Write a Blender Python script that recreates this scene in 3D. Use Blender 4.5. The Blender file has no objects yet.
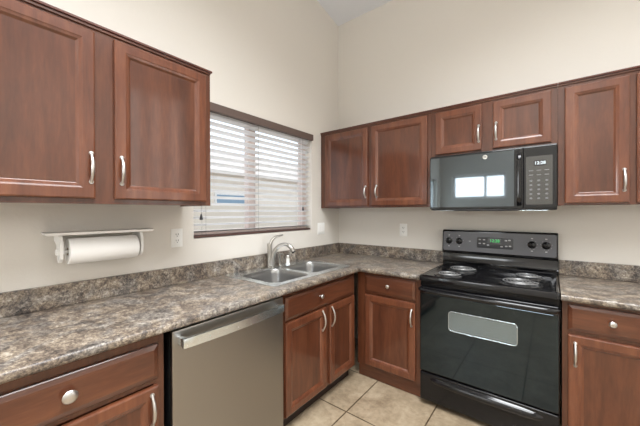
import bpy, bmesh, math, random
from mathutils import Vector, Matrix
random.seed(4)
scn = bpy.context.scene
col = scn.collection
PI = math.pi

# ---------------------------------------------------------------- camera
cam_d = bpy.data.cameras.new('camera')
cam = bpy.data.objects.new('camera', cam_d)
col.objects.link(cam)
cam_d.sensor_fit = 'HORIZONTAL'
cam_d.sensor_width = 36.0
cam_d.lens = 293.28 / 640.0 * 36.0
cam_d.clip_start = 0.02
yw, pt, rl = math.radians(38.161), math.radians(-0.2276), math.radians(-0.1361)
fw = Vector((-math.sin(yw) * math.cos(pt), math.cos(yw) * math.cos(pt), math.sin(pt)))
rt = Vector((math.cos(yw), math.sin(yw), 0))
up = rt.cross(fw)
r2 = rt * math.cos(rl) + up * math.sin(rl)
u2 = -rt * math.sin(rl) + up * math.cos(rl)
m = Matrix((r2, u2, -fw)).transposed().to_4x4()
m.translation = Vector((1.8516, -2.6908, 1.3421))
cam.matrix_world = m
scn.camera = cam

# ---------------------------------------------------------------- exposure, world, daylight
scn.view_settings.view_transform = 'Standard'
scn.view_settings.look = 'None'
scn.view_settings.gamma = 1.0
scn.view_settings.use_curve_mapping = False
scn.view_settings.exposure = 0.20

world = bpy.data.worlds.new('world')
scn.world = world
world.use_nodes = True
wn = world.node_tree
wbg = wn.nodes['Background']
wbg.inputs['Color'].default_value = (0.80, 0.90, 1.0, 1)
wbg.inputs['Strength'].default_value = 1.5

def area(name, loc, direction, sx, sy, power, color=(1, 1, 1)):
    d = bpy.data.lights.new(name, 'AREA')
    d.shape = 'RECTANGLE'
    d.size = sx
    d.size_y = sy
    d.energy = power
    d.color = color
    o = bpy.data.objects.new(name, d)
    col.objects.link(o)
    o.location = loc
    o.rotation_euler = Vector(direction).to_track_quat('-Z', 'Y').to_euler()
    return o

# daylight pouring in through the window openings of the room
area('daylight_right_window', (3.60, -0.74, 2.05), (-1, 0, 0), 0.85, 2.2, 17, (1.0, 0.88, 0.74))
sun_d = bpy.data.lights.new('sun', 'SUN')
sun_d.energy = 2.0
sun_d.angle = math.radians(1.0)
sun_d.color = (1.0, 0.96, 0.90)
sun = bpy.data.objects.new('sun', sun_d)
col.objects.link(sun)
sun.location = (-6, 0, 8)
sun.rotation_euler = Vector((1.0, -0.30, -1.35)).to_track_quat('-Z', 'Y').to_euler()
area('daylight_front_window', (0.72, -4.80, 1.83), (0, 1, 0), 1.0, 0.5, 17, (0.95, 0.98, 1.0))
area('daylight_side_window', (-0.22, -4.0, 1.45), (1, 0, 0), 0.8, 1.1, 22, (0.85, 0.97, 1.0))

# ---------------------------------------------------------------- materials
def new_mat(name):
    mt = bpy.data.materials.new(name)
    mt.use_nodes = True
    nt = mt.node_tree
    return mt, nt, nt.nodes['Principled BSDF']

def setp(b, **kw):
    for k, v in kw.items():
        k = k.replace('_', ' ')
        for n in b.inputs:
            if n.name.lower() == k.lower():
                if n.type == 'RGBA' and len(v) == 3:
                    v = (*v, 1)
                n.default_value = v
                break

def plain(name, c, rough=0.5, **kw):
    mt, nt, b = new_mat(name)
    setp(b, Base_Color=c, Roughness=rough, **kw)
    return mt

def ramp(nt, stops):
    r = nt.nodes.new('ShaderNodeValToRGB')
    e = r.color_ramp.elements
    e[0].position, e[0].color = stops[0][0], (*stops[0][1], 1)
    e[1].position, e[1].color = stops[-1][0], (*stops[-1][1], 1)
    for p, c in stops[1:-1]:
        x = e.new(p)
        x.color = (*c, 1)
    return r

def coords(nt, scale=(1, 1, 1), rnd=True):
    tc = nt.nodes.new('ShaderNodeTexCoord')
    mp = nt.nodes.new('ShaderNodeMapping')
    mp.inputs['Scale'].default_value = scale
    nt.links.new(tc.outputs['Object'], mp.inputs['Vector'])
    if rnd:
        oi = nt.nodes.new('ShaderNodeObjectInfo')
        mu = nt.nodes.new('ShaderNodeMath')
        mu.operation = 'MULTIPLY'
        mu.inputs[1].default_value = 37.0
        nt.links.new(oi.outputs['Random'], mu.inputs[0])
        nt.links.new(mu.outputs[0], mp.inputs['Location'])
    return mp.outputs['Vector']

def noise(nt, vec, scale, detail=3, rough=0.5, dist=0.0):
    n = nt.nodes.new('ShaderNodeTexNoise')
    n.inputs['Scale'].default_value = scale
    n.inputs['Detail'].default_value = detail
    n.inputs['Roughness'].default_value = rough
    n.inputs['Distortion'].default_value = dist
    nt.links.new(vec, n.inputs['Vector'])
    return n.outputs['Fac']

def math_n(nt, op, a, b):
    n = nt.nodes.new('ShaderNodeMath')
    n.operation = op
    for i, v in enumerate((a, b)):
        if isinstance(v, (int, float)):
            n.inputs[i].default_value = v
        else:
            nt.links.new(v, n.inputs[i])
    return n.outputs[0]

def bump(nt, b, h, strength, dist=0.01):
    bp = nt.nodes.new('ShaderNodeBump')
    bp.inputs['Strength'].default_value = strength
    bp.inputs['Distance'].default_value = dist
    nt.links.new(h, bp.inputs['Height'])
    nt.links.new(bp.outputs['Normal'], b.inputs['Normal'])

def wood(name, scale, c0, c1, c2):
    mt, nt, b = new_mat(name)
    v = coords(nt, scale)
    a = noise(nt, v, 3.2, 4, 0.55, 0.5)
    v2 = coords(nt, tuple(s * 5 for s in scale))
    c = noise(nt, v2, 4.0, 3, 0.6, 0.2)
    f = math_n(nt, 'ADD', math_n(nt, 'MULTIPLY', a, 0.72), math_n(nt, 'MULTIPLY', c, 0.28))
    r = ramp(nt, [(0.22, c0), (0.5, c1), (0.78, c2)])
    nt.links.new(f, r.inputs[0])
    nt.links.new(r.outputs[0], b.inputs['Base Color'])
    setp(b, Roughness=0.34, Coat_Weight=0.75, Coat_Roughness=0.12, Coat_IOR=1.52, Specular_IOR_Level=0.3)
    bump(nt, b, c, 0.04, 0.002)
    return mt

WC = ((0.042, 0.0125, 0.006), (0.088, 0.0275, 0.0125), (0.148, 0.051, 0.023))
wood_v = wood('cherry_wood_upright_grain', (5.0, 5.0, 0.7), *WC)
wood_frame = wood('cherry_wood_door_frame', (5.0, 5.0, 0.7), *[tuple(k * 1.35 for k in c) for c in WC])
wood_y = wood('cherry_wood_grain_along_left', (5.0, 0.7, 5.0), *WC)
wood_x = wood('cherry_wood_grain_along_back', (0.7, 5.0, 5.0), *WC)
wood_dark = wood('cherry_wood_dark_trim', (3.0, 3.0, 3.0), (0.05, 0.013, 0.008), (0.085, 0.022, 0.013), (0.12, 0.034, 0.02))  # darker cherry tone of the top trim moulding

def laminate():
    mt, nt, b = new_mat('mottled_stone_laminate')
    v = coords(nt, (1, 1, 1), False)
    a = noise(nt, v, 8, 5, 0.6, 1.6)
    f = noise(nt, v, 60, 6, 0.70, 0.8)
    g = noise(nt, v, 130, 3, 0.6, 0.3)
    s = math_n(nt, 'ADD', math_n(nt, 'ADD', math_n(nt, 'MULTIPLY', a, 0.34), math_n(nt, 'MULTIPLY', f, 0.42)), math_n(nt, 'MULTIPLY', g, 0.24))
    r = ramp(nt, [(0.36, (0.015, 0.012, 0.012)), (0.43, (0.060, 0.047, 0.040)), (0.485, (0.140, 0.108, 0.084)),
                  (0.55, (0.285, 0.232, 0.172)), (0.63, (0.50, 0.455, 0.395))])
    nt.links.new(s, r.inputs[0])
    # patches of cooler grey stone
    p = noise(nt, v, 5.0, 3, 0.6, 2.0)
    pr = ramp(nt, [(0.44, (0, 0, 0)), (0.60, (1, 1, 1))])
    nt.links.new(p, pr.inputs[0])
    mx = nt.nodes.new('ShaderNodeMix')
    mx.data_type = 'RGBA'
    mx.blend_type = 'MIX'
    hs = nt.nodes.new('ShaderNodeHueSaturation')
    hs.inputs['Saturation'].default_value = 0.6
    hs.inputs['Value'].default_value = 0.9
    nt.links.new(r.outputs[0], hs.inputs['Color'])
    nt.links.new(pr.outputs[0], mx.inputs[0])
    nt.links.new(r.outputs[0], mx.inputs[6])
    nt.links.new(hs.outputs[0], mx.inputs[7])
    nt.links.new(mx.outputs[2], b.inputs['Base Color'])
    setp(b, Roughness=0.36, Specular_IOR_Level=0.5)
    return mt
lam = laminate()

def paint(name, c, strength=0.12):
    mt, nt, b = new_mat(name)
    v = coords(nt, (1, 1, 1), False)
    h = noise(nt, v, 60, 3, 0.55)
    bump(nt, b, h, strength, 0.006)
    setp(b, Base_Color=c, Roughness=0.75)
    return mt
wall_mat = paint('wall_paint_cream', (0.70, 0.665, 0.612))
ceil_mat = paint('ceiling_paint_white', (0.74, 0.76, 0.80))

def tile():
    mt, nt, b = new_mat('beige_floor_tile')
    tc = nt.nodes.new('ShaderNodeTexCoord')
    mp = nt.nodes.new('ShaderNodeMapping')
    mp.inputs['Location'].default_value = (-0.775 + 4.6, 1.04 + 9.2, 0)
    nt.links.new(tc.outputs['Object'], mp.inputs['Vector'])
    br = nt.nodes.new('ShaderNodeTexBrick')
    br.offset = 0.0
    br.squash = 1.0
    br.inputs['Scale'].default_value = 1.0
    br.inputs['Brick Width'].default_value = 0.46
    br.inputs['Row Height'].default_value = 0.46
    br.inputs['Mortar Size'].default_value = 0.005
    br.inputs['Mortar Smooth'].default_value = 0.2
    br.inputs['Color1'].default_value = (0.98, 0.98, 0.98, 1)
    br.inputs['Color2'].default_value = (1, 1, 1, 1)
    br.inputs['Mortar'].default_value = (0.26, 0.22, 0.18, 1)
    nt.links.new(mp.outputs[0], br.inputs['Vector'])
    n1 = noise(nt, tc.outputs['Object'], 5, 5, 0.6, 0.8)
    n2 = noise(nt, tc.outputs['Object'], 26, 5, 0.65, 0.4)
    f = math_n(nt, 'ADD', math_n(nt, 'MULTIPLY', n1, 0.55), math_n(nt, 'MULTIPLY', n2, 0.45))
    r = ramp(nt, [(0.36, (0.20, 0.147, 0.095)), (0.5, (0.30, 0.232, 0.155)), (0.64, (0.40, 0.322, 0.225))])
    nt.links.new(f, r.inputs[0])
    mx = nt.nodes.new('ShaderNodeMix')
    mx.data_type = 'RGBA'
    mx.blend_type = 'MULTIPLY'
    mx.inputs[0].default_value = 1.0
    nt.links.new(r.outputs[0], mx.inputs[6])
    nt.links.new(br.outputs['Color'], mx.inputs[7])
    nt.links.new(mx.outputs[2], b.inputs['Base Color'])
    iv = math_n(nt, 'SUBTRACT', 1.0, br.outputs['Fac'])
    bump(nt, b, iv, 0.4, 0.003)
    setp(b, Roughness=0.35)
    return mt
tile_mat = tile()

def brushed(name, c, rough, scale):
    mt, nt, b = new_mat(name)
    v = coords(nt, scale)
    n = noise(nt, v, 8, 4, 0.6)
    rr = math_n(nt, 'ADD', math_n(nt, 'MULTIPLY', n, 0.12), rough - 0.06)
    nt.links.new(rr, b.inputs['Roughness'])
    setp(b, Base_Color=c, Metallic=1.0)
    return mt
steel = brushed('brushed_stainless_steel', (0.36, 0.345, 0.325), 0.34, (2, 2, 60))
steel_sink = brushed('satin_sink_steel', (0.42, 0.42, 0.42), 0.30, (20, 20, 20))
steel_bar = brushed('pale_steel_handle', (0.84, 0.92, 0.98), 0.25, (10, 10, 10))
nickel = plain('satin_nickel', (0.60, 0.59, 0.58), 0.28, Metallic=1.0)
faucet_m = plain('brushed_nickel_faucet', (0.46, 0.44, 0.41), 0.28, Metallic=1.0)
black = plain('gloss_black_enamel', (0.004, 0.004, 0.005), 0.10, Specular_IOR_Level=0.5)
black_satin = plain('satin_black_enamel', (0.006, 0.006, 0.007), 0.20, Specular_IOR_Level=0.4)
black_matt = plain('matt_black_plastic', (0.012, 0.012, 0.013), 0.5)
oven_glass = plain('dark_oven_door_glass', (0.004, 0.006, 0.007), 0.05, IOR=1.66, Specular_Tint=(0.68, 0.86, 1.0))
oven_view = plain('grey_mirrored_oven_glass', (0.22, 0.28, 0.32), 0.16, Metallic=0.8)
mw_glass = plain('smoked_microwave_glass', (0.010, 0.011, 0.012), 0.04, IOR=2.1, Specular_Tint=(0.8, 0.92, 1.0))
mw_dark = plain('microwave_panel_black', (0.012, 0.012, 0.013), 0.10, IOR=1.6)
panel_grey = plain('charcoal_control_panel', (0.085, 0.085, 0.095), 0.32)
coil_m = plain('burner_coil_metal', (0.26, 0.26, 0.26), 0.4, Metallic=0.6)
pan_m = plain('burner_pan_black', (0.010, 0.010, 0.011), 0.15, Coat_Weight=0.5)
white_pl = plain('white_plastic', (0.86, 0.86, 0.84), 0.4)
white_tr = plain('white_painted_bracket', (0.86, 0.85, 0.83), 0.35)
white_mark = plain('pale_grey_marking', (0.45, 0.45, 0.47), 0.5)
key_m = plain('dim_key_marking', (0.16, 0.16, 0.165), 0.5)
slot_m = plain('outlet_slot_dark', (0.03, 0.03, 0.03), 0.6)
chrome = plain('chrome_ring', (0.75, 0.75, 0.77), 0.15, Metallic=1.0)
paper, pnt, pb = new_mat('paper_towel')
setp(pb, Base_Color=(0.90, 0.89, 0.87), Roughness=0.9)
bump(pnt, pb, noise(pnt, coords(pnt, (1, 1, 1)), 45, 2), 0.12, 0.004)
slat_m = plain('white_blind_slat', (0.80, 0.81, 0.83), 0.45)
taupe = plain('taupe_blind_valance', (0.115, 0.078, 0.066), 0.55)
rail_m = plain('dark_brown_bottom_rail', (0.085, 0.045, 0.038), 0.5)
cord_m = plain('grey_blind_cord', (0.22, 0.21, 0.19), 0.8)
tassel_m = plain('dark_tassel', (0.03, 0.03, 0.035), 0.5)
vinyl = plain('tan_window_frame', (0.60, 0.50, 0.46), 0.5)
vinyl_w = plain('white_window_frame', (0.8, 0.8, 0.79), 0.5)
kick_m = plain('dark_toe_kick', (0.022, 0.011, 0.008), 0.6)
green_e, gnt, gb = new_mat('green_clock_digits')
setp(gb, Base_Color=(0, 0, 0), Emission_Color=(0.08, 0.9, 0.22), Emission_Strength=0.55)
stucco = paint('neighbour_stucco', (0.80, 0.74, 0.66), 0.2)
roof_m = plain('neighbour_roof_tile', (0.62, 0.56, 0.52), 0.8)
blue_m = plain('neighbour_blue_glass', (0.22, 0.34, 0.46), 0.2)
fence_m = plain('block_wall_tan', (0.56, 0.50, 0.43), 0.9)
dirt_m = paint('gravel_yard', (0.55, 0.48, 0.40), 0.3)

glass_m = bpy.data.materials.new('clear_window_glass')
glass_m.use_nodes = True
gn = glass_m.node_tree
gn.nodes.clear()
go_ = gn.nodes.new('ShaderNodeOutputMaterial')
gt = gn.nodes.new('ShaderNodeBsdfTransparent')
gg = gn.nodes.new('ShaderNodeBsdfGlossy')
gg.inputs['Roughness'].default_value = 0.02
gm = gn.nodes.new('ShaderNodeMixShader')
gf = gn.nodes.new('ShaderNodeLayerWeight')
gp = math_n(gn, 'POWER', gf.outputs['Facing'], 5.0)
gq = math_n(gn, 'ADD', math_n(gn, 'MULTIPLY', gp, 0.6), 0.04)
gn.links.new(gq, gm.inputs[0])
gn.links.new(gt.outputs[0], gm.inputs[1])
gn.links.new(gg.outputs[0], gm.inputs[2])
gn.links.new(gm.outputs[0], go_.inputs[0])

# ---------------------------------------------------------------- helpers
def B():
    return bmesh.new()

def box(bm, x0, x1, y0, y1, z0, z1, bev=0.0, seg=2):
    x0, x1 = min(x0, x1), max(x0, x1)
    y0, y1 = min(y0, y1), max(y0, y1)
    z0, z1 = min(z0, z1), max(z0, z1)
    vs = [bm.verts.new((x, y, z)) for x in (x0, x1) for y in (y0, y1) for z in (z0, z1)]
    fs = []
    for q in ((0, 1, 3, 2), (4, 6, 7, 5), (0, 4, 5, 1), (2, 3, 7, 6), (0, 2, 6, 4), (1, 5, 7, 3)):
        fs.append(bm.faces.new([vs[i] for i in q]))
    if bev > 0:
        es = list({e for f in fs for e in f.edges})
        bmesh.ops.bevel(bm, geom=es, offset=bev, segments=seg, profile=0.5, affect='EDGES')
    return bm

def tube(bm, pts, rad, seg=12, flat=None, cap=True):
    """sweep a circle along pts; rad is a number or a list; flat=(axis, k) squashes the section along an axis"""
    pts = [Vector(p) for p in pts]
    n = len(pts)
    if not isinstance(rad, (list, tuple)):
        rad = [rad] * n
    rings = []
    t0 = (pts[1] - pts[0]).normalized()
    ref = Vector((0, 0, 1)) if abs(t0.z) < 0.9 else Vector((1, 0, 0))
    nx = t0.cross(ref).normalized()
    for i in range(n):
        t = (pts[min(i + 1, n - 1)] - pts[max(i - 1, 0)]).normalized()
        nx = (nx - t * nx.dot(t)).normalized()
        ny = t.cross(nx)
        ring = []
        for k in range(seg):
            a = 2 * PI * k / seg
            o = (nx * math.cos(a) + ny * math.sin(a)) * rad[i]
            if flat:
                ax = Vector(flat[0])
                o -= ax * o.dot(ax) * (1 - flat[1])
            ring.append(bm.verts.new(pts[i] + o))
        rings.append(ring)
    for i in range(n - 1):
        for k in range(seg):
            bm.faces.new((rings[i][k], rings[i][(k + 1) % seg], rings[i + 1][(k + 1) % seg], rings[i + 1][k]))
    if cap:
        bm.faces.new(rings[0][::-1])
        bm.faces.new(rings[-1])
    return bm

def lathe(bm, prof, c, axis='Z', seg=32, closed=True):
    """prof: list of (radius, height) ; axis direction of height"""
    c = Vector(c)
    ax = {'X': Vector((1, 0, 0)), 'Y': Vector((0, 1, 0)), 'Z': Vector((0, 0, 1)), '-Y': Vector((0, -1, 0))}[axis] if isinstance(axis, str) else Vector(axis).normalized()
    ref = Vector((0, 0, 1)) if abs(ax.z) < 0.9 else Vector((1, 0, 0))
    a1 = ax.cross(ref).normalized()
    a2 = ax.cross(a1)
    rings = []
    for r, h in prof:
        rings.append([bm.verts.new(c + ax * h + (a1 * math.cos(2 * PI * k / seg) + a2 * math.sin(2 * PI * k / seg)) * max(r, 1e-5)) for k in range(seg)])
    for i in range(len(rings) - 1):
        for k in range(seg):
            bm.faces.new((rings[i][k], rings[i][(k + 1) % seg], rings[i + 1][(k + 1) % seg], rings[i + 1][k]))
    if closed:
        bm.faces.new(rings[0])
        bm.faces.new(rings[-1])
    return bm

def rings_solid(bm, loops, close=True):
    """loops: lists of equal-length coordinate loops, bridged in turn and capped"""
    R = [[bm.verts.new(p) for p in lp] for lp in loops]
    n = len(R[0])
    for i in range(len(R) - 1):
        for k in range(n):
            bm.faces.new((R[i][k], R[i][(k + 1) % n], R[i + 1][(k + 1) % n], R[i + 1][k]))
    if close:
        bm.faces.new(R[0][::-1])
        bm.faces.new(R[-1])
    return bm

def rrect(u0, u1, v0, v1, r, seg=5):
    pts = []
    for cu, cv, a0 in ((u1 - r, v1 - r, 0), (u0 + r, v1 - r, PI / 2), (u0 + r, v0 + r, PI), (u1 - r, v0 + r, 3 * PI / 2)):
        for k in range(seg + 1):
            a = a0 + PI / 2 * k / seg
            pts.append((cu + r * math.cos(a), cv + r * math.sin(a)))
    return pts

def wloc(o):
    v = Vector((0, 0, 0))
    while o:
        v += Vector(o.location)
        o = o.parent
    return v

def obj(name, bm, mat, parent=None, smooth=False, auto=None, recalc=True):
    if recalc:
        bmesh.ops.recalc_face_normals(bm, faces=bm.faces)
    off = wloc(parent)
    if parent:
        bmesh.ops.translate(bm, verts=bm.verts, vec=-off)
    me = bpy.data.meshes.new(name)
    bm.to_mesh(me)
    bm.free()
    me.materials.append(mat)
    if smooth:
        me.polygons.foreach_set('use_smooth', [True] * len(me.polygons))
        if auto:
            me.set_sharp_from_angle(angle=math.radians(auto))
    o = bpy.data.objects.new(name, me)
    col.objects.link(o)
    o.parent = parent
    return o

def tag(o, label, cat, group=None):
    o['label'] = label
    o['category'] = cat
    if group:
        o['group'] = group
    return o

def thing(name, label, cat, loc, group=None):
    o = bpy.data.objects.new(name, None)
    o.empty_display_size = 0.05
    col.objects.link(o)
    o.location = loc
    return tag(o, label, cat, group)

def struct(name, bm, mat, parent=None, **k):
    o = obj(name, bm, mat, parent, **k)
    if parent is None:
        o['kind'] = 'structure'
    return o

def text_bm(s, size, origin, right, upv, thick=0.0006, bold=0.0):
    cu = bpy.data.curves.new('t', 'FONT')
    cu.body = s
    cu.size = size
    cu.extrude = thick
    cu.offset = bold
    cu.align_x = 'CENTER'
    cu.align_y = 'CENTER'
    cu.resolution_u = 3
    to = bpy.data.objects.new('t', cu)
    col.objects.link(to)
    bpy.context.view_layer.update()
    me = bpy.data.meshes.new_from_object(to)
    bm = bmesh.new()
    bm.from_mesh(me)
    bpy.data.objects.remove(to)
    bpy.data.curves.remove(cu)
    bpy.data.meshes.remove(me)
    R, U = Vector(right), Vector(upv)
    N = R.cross(U)
    mm = Matrix((R, U, N)).transposed().to_4x4()
    mm.translation = Vector(origin)
    bmesh.ops.transform(bm, matrix=mm, verts=bm.verts)
    return bm

# ---------------------------------------------------------------- room shell
T = 0.15
XR, YF = 3.40, -4.60
def zc(y):
    return 3.40 - 0.20 * y

def wall_x(name, xa, xb, holes):
    """wall lying in a plane of constant x with openings (y0,y1,z0,z1) and a sloped top"""
    bm = B()
    ys = sorted({YF - T, 0.0, *[h[0] for h in holes], *[h[1] for h in holes]})
    for i in range(len(ys) - 1):
        y0, y1 = ys[i], ys[i + 1]
        hs = [h for h in holes if h[0] <= y0 and h[1] >= y1]
        spans = [(0.0, None)]
        if hs:
            spans = [(0.0, hs[0][2]), (hs[0][3], None)]
        for z0, z1 in spans:
            t0 = z1 if z1 is not None else zc(y0) + 0.02
            t1 = z1 if z1 is not None else zc(y1) + 0.02
            vs = [bm.verts.new(p) for p in ((xa, y0, z0), (xb, y0, z0), (xb, y1, z0), (xa, y1, z0), (xa, y0, t0), (xb, y0, t0), (xb, y1, t1), (xa, y1, t1))]
            for q in ((0, 3, 2, 1), (4, 5, 6, 7), (0, 1, 5, 4), (1, 2, 6, 5), (2, 3, 7, 6), (3, 0, 4, 7)):
                bm.faces.new([vs[k] for k in q])
    return struct(name, bm, wall_mat)

def wall_y(name, ya, yb, holes, top):
    bm = B()
    xs = sorted({-T, XR + T, *[h[0] for h in holes], *[h[1] for h in holes]})
    for i in range(len(xs) - 1):
        x0, x1 = xs[i], xs[i + 1]
        hs = [h for h in holes if h[0] <= x0 and h[1] >= x1]
        if hs:
            box(bm, x0, x1, ya, yb, 0, hs[0][2])
            box(bm, x0, x1, ya, yb, hs[0][3], top)
        else:
            box(bm, x0, x1, ya, yb, 0, top)
    return struct(name, bm, wall_mat)

WIN = (-1.685, -0.465, 1.165, 2.085)
wall_x('wall_left', -T, 0.0, [WIN, (-4.40, -3.60, 0.9, 2.0)])
wall_x('wall_right', XR, XR + T, [(-1.14, -0.34, 0.95, 3.15)])
wall_y('wall_back', 0.0, T, [], 3.42)
wall_y('wall_front', YF - T, YF, [(0.24, 1.20, 1.60, 2.08)], zc(YF) + 0.02)
bm = B()
box(bm, -T, XR + T, YF - T, T, -0.1, 0.0)
struct('floor', bm, tile_mat)
bm = B()
vs = [bm.verts.new(p) for p in ((-T, YF - T, zc(YF - T)), (XR + T, YF - T, zc(YF - T)), (XR + T, T, zc(T)), (-T, T, zc(T)),
                                (-T, YF - T, zc(YF - T) + .1), (XR + T, YF - T, zc(YF - T) + .1), (XR + T, T, zc(T) + .1), (-T, T, zc(T) + .1))]
for q in ((0, 3, 2, 1), (4, 5, 6, 7), (0, 1, 5, 4), (1, 2, 6, 5), (2, 3, 7, 6), (3, 0, 4, 7)):
    bm.faces.new([vs[k] for k in q])
struct('ceiling', bm, ceil_mat)

def window(n, axis, at, a0, a1, z0, z1, mull, fm, fr=0.045):
    """frame with mullions and one glass pane; axis 'x' = plane of constant x"""
    bm = B()
    def bb(b_, u0, u1, w0, w1, d0, d1):
        if axis == 'x':
            box(b_, at + d0, at + d1, u0, u1, w0, w1)
        else:
            box(b_, u0, u1, at + d0, at + d1, w0, w1)
    bb(bm, a0, a0 + fr, z0, z1, -.03, .03)
    bb(bm, a1 - fr, a1, z0, z1, -.03, .03)
    bb(bm, a0 + fr, a1 - fr, z0, z0 + fr, -.03, .03)
    bb(bm, a0 + fr, a1 - fr, z1 - fr, z1, -.03, .03)
    for c, w in mull:
        bb(bm, c - w / 2, c + w / 2, z0 + fr, z1 - fr, -.025, .025)
    fo = struct('window_%d' % n, bm, fm)
    g = B()
    bb(g, a0 + fr / 2, a1 - fr / 2, z0 + fr / 2, z1 - fr / 2, -.003, .003)
    struct('window_pane', g, glass_m, fo)
    return fo

window(1, 'x', -0.115, WIN[0], WIN[1], WIN[2], WIN[3], [(-1.13, 0.075)], vinyl)
window(2, 'x', XR + 0.10, -1.14, -0.34, 0.95, 3.15, [(-0.875, .17), (-0.60, .17)], vinyl_w)
window(3, 'y', YF - 0.10, 0.24, 1.20, 1.60, 2.08, [(0.84, 0.04)], vinyl_w)
window(4, 'x', -0.10, -4.40, -3.60, 0.9, 2.0, [(-4.0, 0.05)], vinyl_w)

# ---------------------------------------------------------------- outside the sink window
bm = B()
box(bm, -16, -T - 0.001, -12, 14, -0.3, -0.12)
struct('ground_yard', bm, dirt_m)
hs = thing('neighbour_house', 'pale stucco house seen outside through the slats of the sink window blinds', 'house', (-7.0, 3.0, -0.12))
bm = B(); box(bm, -10.0, -7.0, -3.0, 9.5, -0.12, 2.6); obj('wall', bm, stucco, hs)
bm = B()
R_ = [bm.verts.new(p) for p in ((-6.4, -3.5, 2.6), (-6.4, 10, 2.6), (-8.5, 10, 3.7), (-8.5, -3.5, 3.7), (-10.6, 10, 2.6), (-10.6, -3.5, 2.6))]
for q in ((0, 1, 2, 3), (3, 2, 4, 5), (0, 3, 5), (1, 4, 2), (0, 5, 4, 1)):
    bm.faces.new([R_[k] for k in q])
obj('roof', bm, roof_m, hs)
for y0 in (-1.2, 2.85):
    bm = B(); box(bm, -7.02, -6.96, y0, y0 + 1.6, 1.45, 2.0)
    w_ = obj('window', bm, vinyl_w, hs)
    bm = B(); box(bm, -6.97, -6.95, y0 + .07, y0 + 1.53, 1.52, 1.93)
    obj('pane', bm, blue_m, w_)
bm = B(); box(bm, -4.1, -3.95, -6.0, 12.0, -0.12, 1.52)
tag(obj('garden_wall', bm, fence_m), 'tan block garden wall outside beyond the sink window, low behind the blinds', 'wall')

# ---------------------------------------------------------------- wall mapped builders
def mapper(side, face):
    """side 'L': units run along y and face +x; side 'B': units run along x and face -y. (u, z, d) -> world"""
    if side == 'L':
        return lambda u, z, d: (face + d, u, z)
    return lambda u, z, d: (u, -(face + d), z)

def mbox(bm, M, u0, u1, z0, z1, d0, d1, bev=0.0):
    a, b = M(u0, z0, d0), M(u1, z1, d1)
    return box(bm, a[0], b[0], a[1], b[1], a[2], b[2], bev)

def ring_slab(bm, M, u0, u1, z0, z1, prof):
    loops = []
    for ins, d in prof:
        loops.append([M(u, z, d) for u, z in ((u0 + ins, z0 + ins), (u1 - ins, z0 + ins), (u1 - ins, z1 - ins), (u0 + ins, z1 - ins))])
    return rings_solid(bm, loops)

def door(M, u0, u1, z0, z1, parent, grain_h, handle=None, label=None):
    """framed cabinet door with a mitred inner moulding, recessed panel and bowed handle"""
    bm = B()
    fw_ = 0.055
    prof = [(0.0, 0.001), (0.0, 0.013), (0.0015, 0.0165), (0.007, 0.019), (fw_ - .012, 0.019), (fw_ - .010, 0.0175), (fw_ - .004, 0.0155),
            (fw_, 0.0145), (fw_ + 0.008, 0.008), (fw_ + 0.011, 0.0065), (fw_ + .011, 0.001)]
    loops = []
    for ins, d in prof:
        loops.append([M(u, z, d) for u, z in ((u0 + ins, z0 + ins), (u1 - ins, z0 + ins), (u1 - ins, z1 - ins), (u0 + ins, z1 - ins))])
    loops.append(loops[0])
    R = [[bm.verts.new(p) for p in lp] for lp in loops[:-1]]
    R.append(R[0])
    for i in range(len(R) - 1):
        for k in range(4):
            bm.faces.new((R[i][k], R[i][(k + 1) % 4], R[i + 1][(k + 1) % 4], R[i + 1][k]))
    o = obj('door', bm, wood_frame, parent)
    bm = B()
    i2 = fw_ + 0.0095
    mbox(bm, M, u0 + i2, u1 - i2, z0 + i2, z1 - i2, 0.001, 0.0070)
    obj('panel', bm, wood_v, o)
    if handle:
        hu, hz0, hz1 = handle
        bow_handle(M, hu, hz0, hz1, o)
    return o

def bow_handle(M, hu, z0, z1, parent):
    bm = B()
    n = 14
    pts, rad = [], []
    for i in range(n + 1):
        t = i / n
        d = 0.0195 + 0.026 * math.sin(PI * t) ** 0.8
        pts.append(M(hu, z0 + (z1 - z0) * t, d))
        rad.append(0.0052 + 0.0022 * math.sin(PI * t) + (0.003 if i in (0, n) else 0))
    tube(bm, pts, rad, 10)
    for z in (z0, z1):
        tube(bm, [M(hu, z, 0.0185), M(hu, z, 0.0235)], 0.0085, 12)
    obj('handle', bm, nickel, parent, smooth=True, auto=40)

def drawer(M, u0, u1, z0, z1, parent, mat, knob=None, kscale=1.0, name='drawer'):
    bm = B()
    ring_slab(bm, M, u0, u1, z0, z1, [(0, 0.001), (0, 0.011), (0.003, 0.0135), (0.016, 0.0185), (0.019, 0.0195)])
    o = obj(name, bm, mat, parent)
    if knob:
        c = M(knob[0], knob[1], 0.0195)
        ax = Vector(M(0, 0, 1)) - Vector(M(0, 0, 0))
        bm = B()
        s = kscale
        lathe(bm, [(0.0075 * s, -0.0005), (0.0065 * s, 0.004), (0.0055 * s, 0.012), (0.008 * s, 0.016), (0.0155 * s, 0.019), (0.017 * s, 0.023), (0.0145 * s, 0.0275), (0.007 * s, 0.030), (0.0, 0.0305)], c, ax, 24)
        obj('knob', bm, nickel, o, smooth=True, auto=50)
    return o

GU, GB = 'wall cabinets', 'base cabinets'

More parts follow.
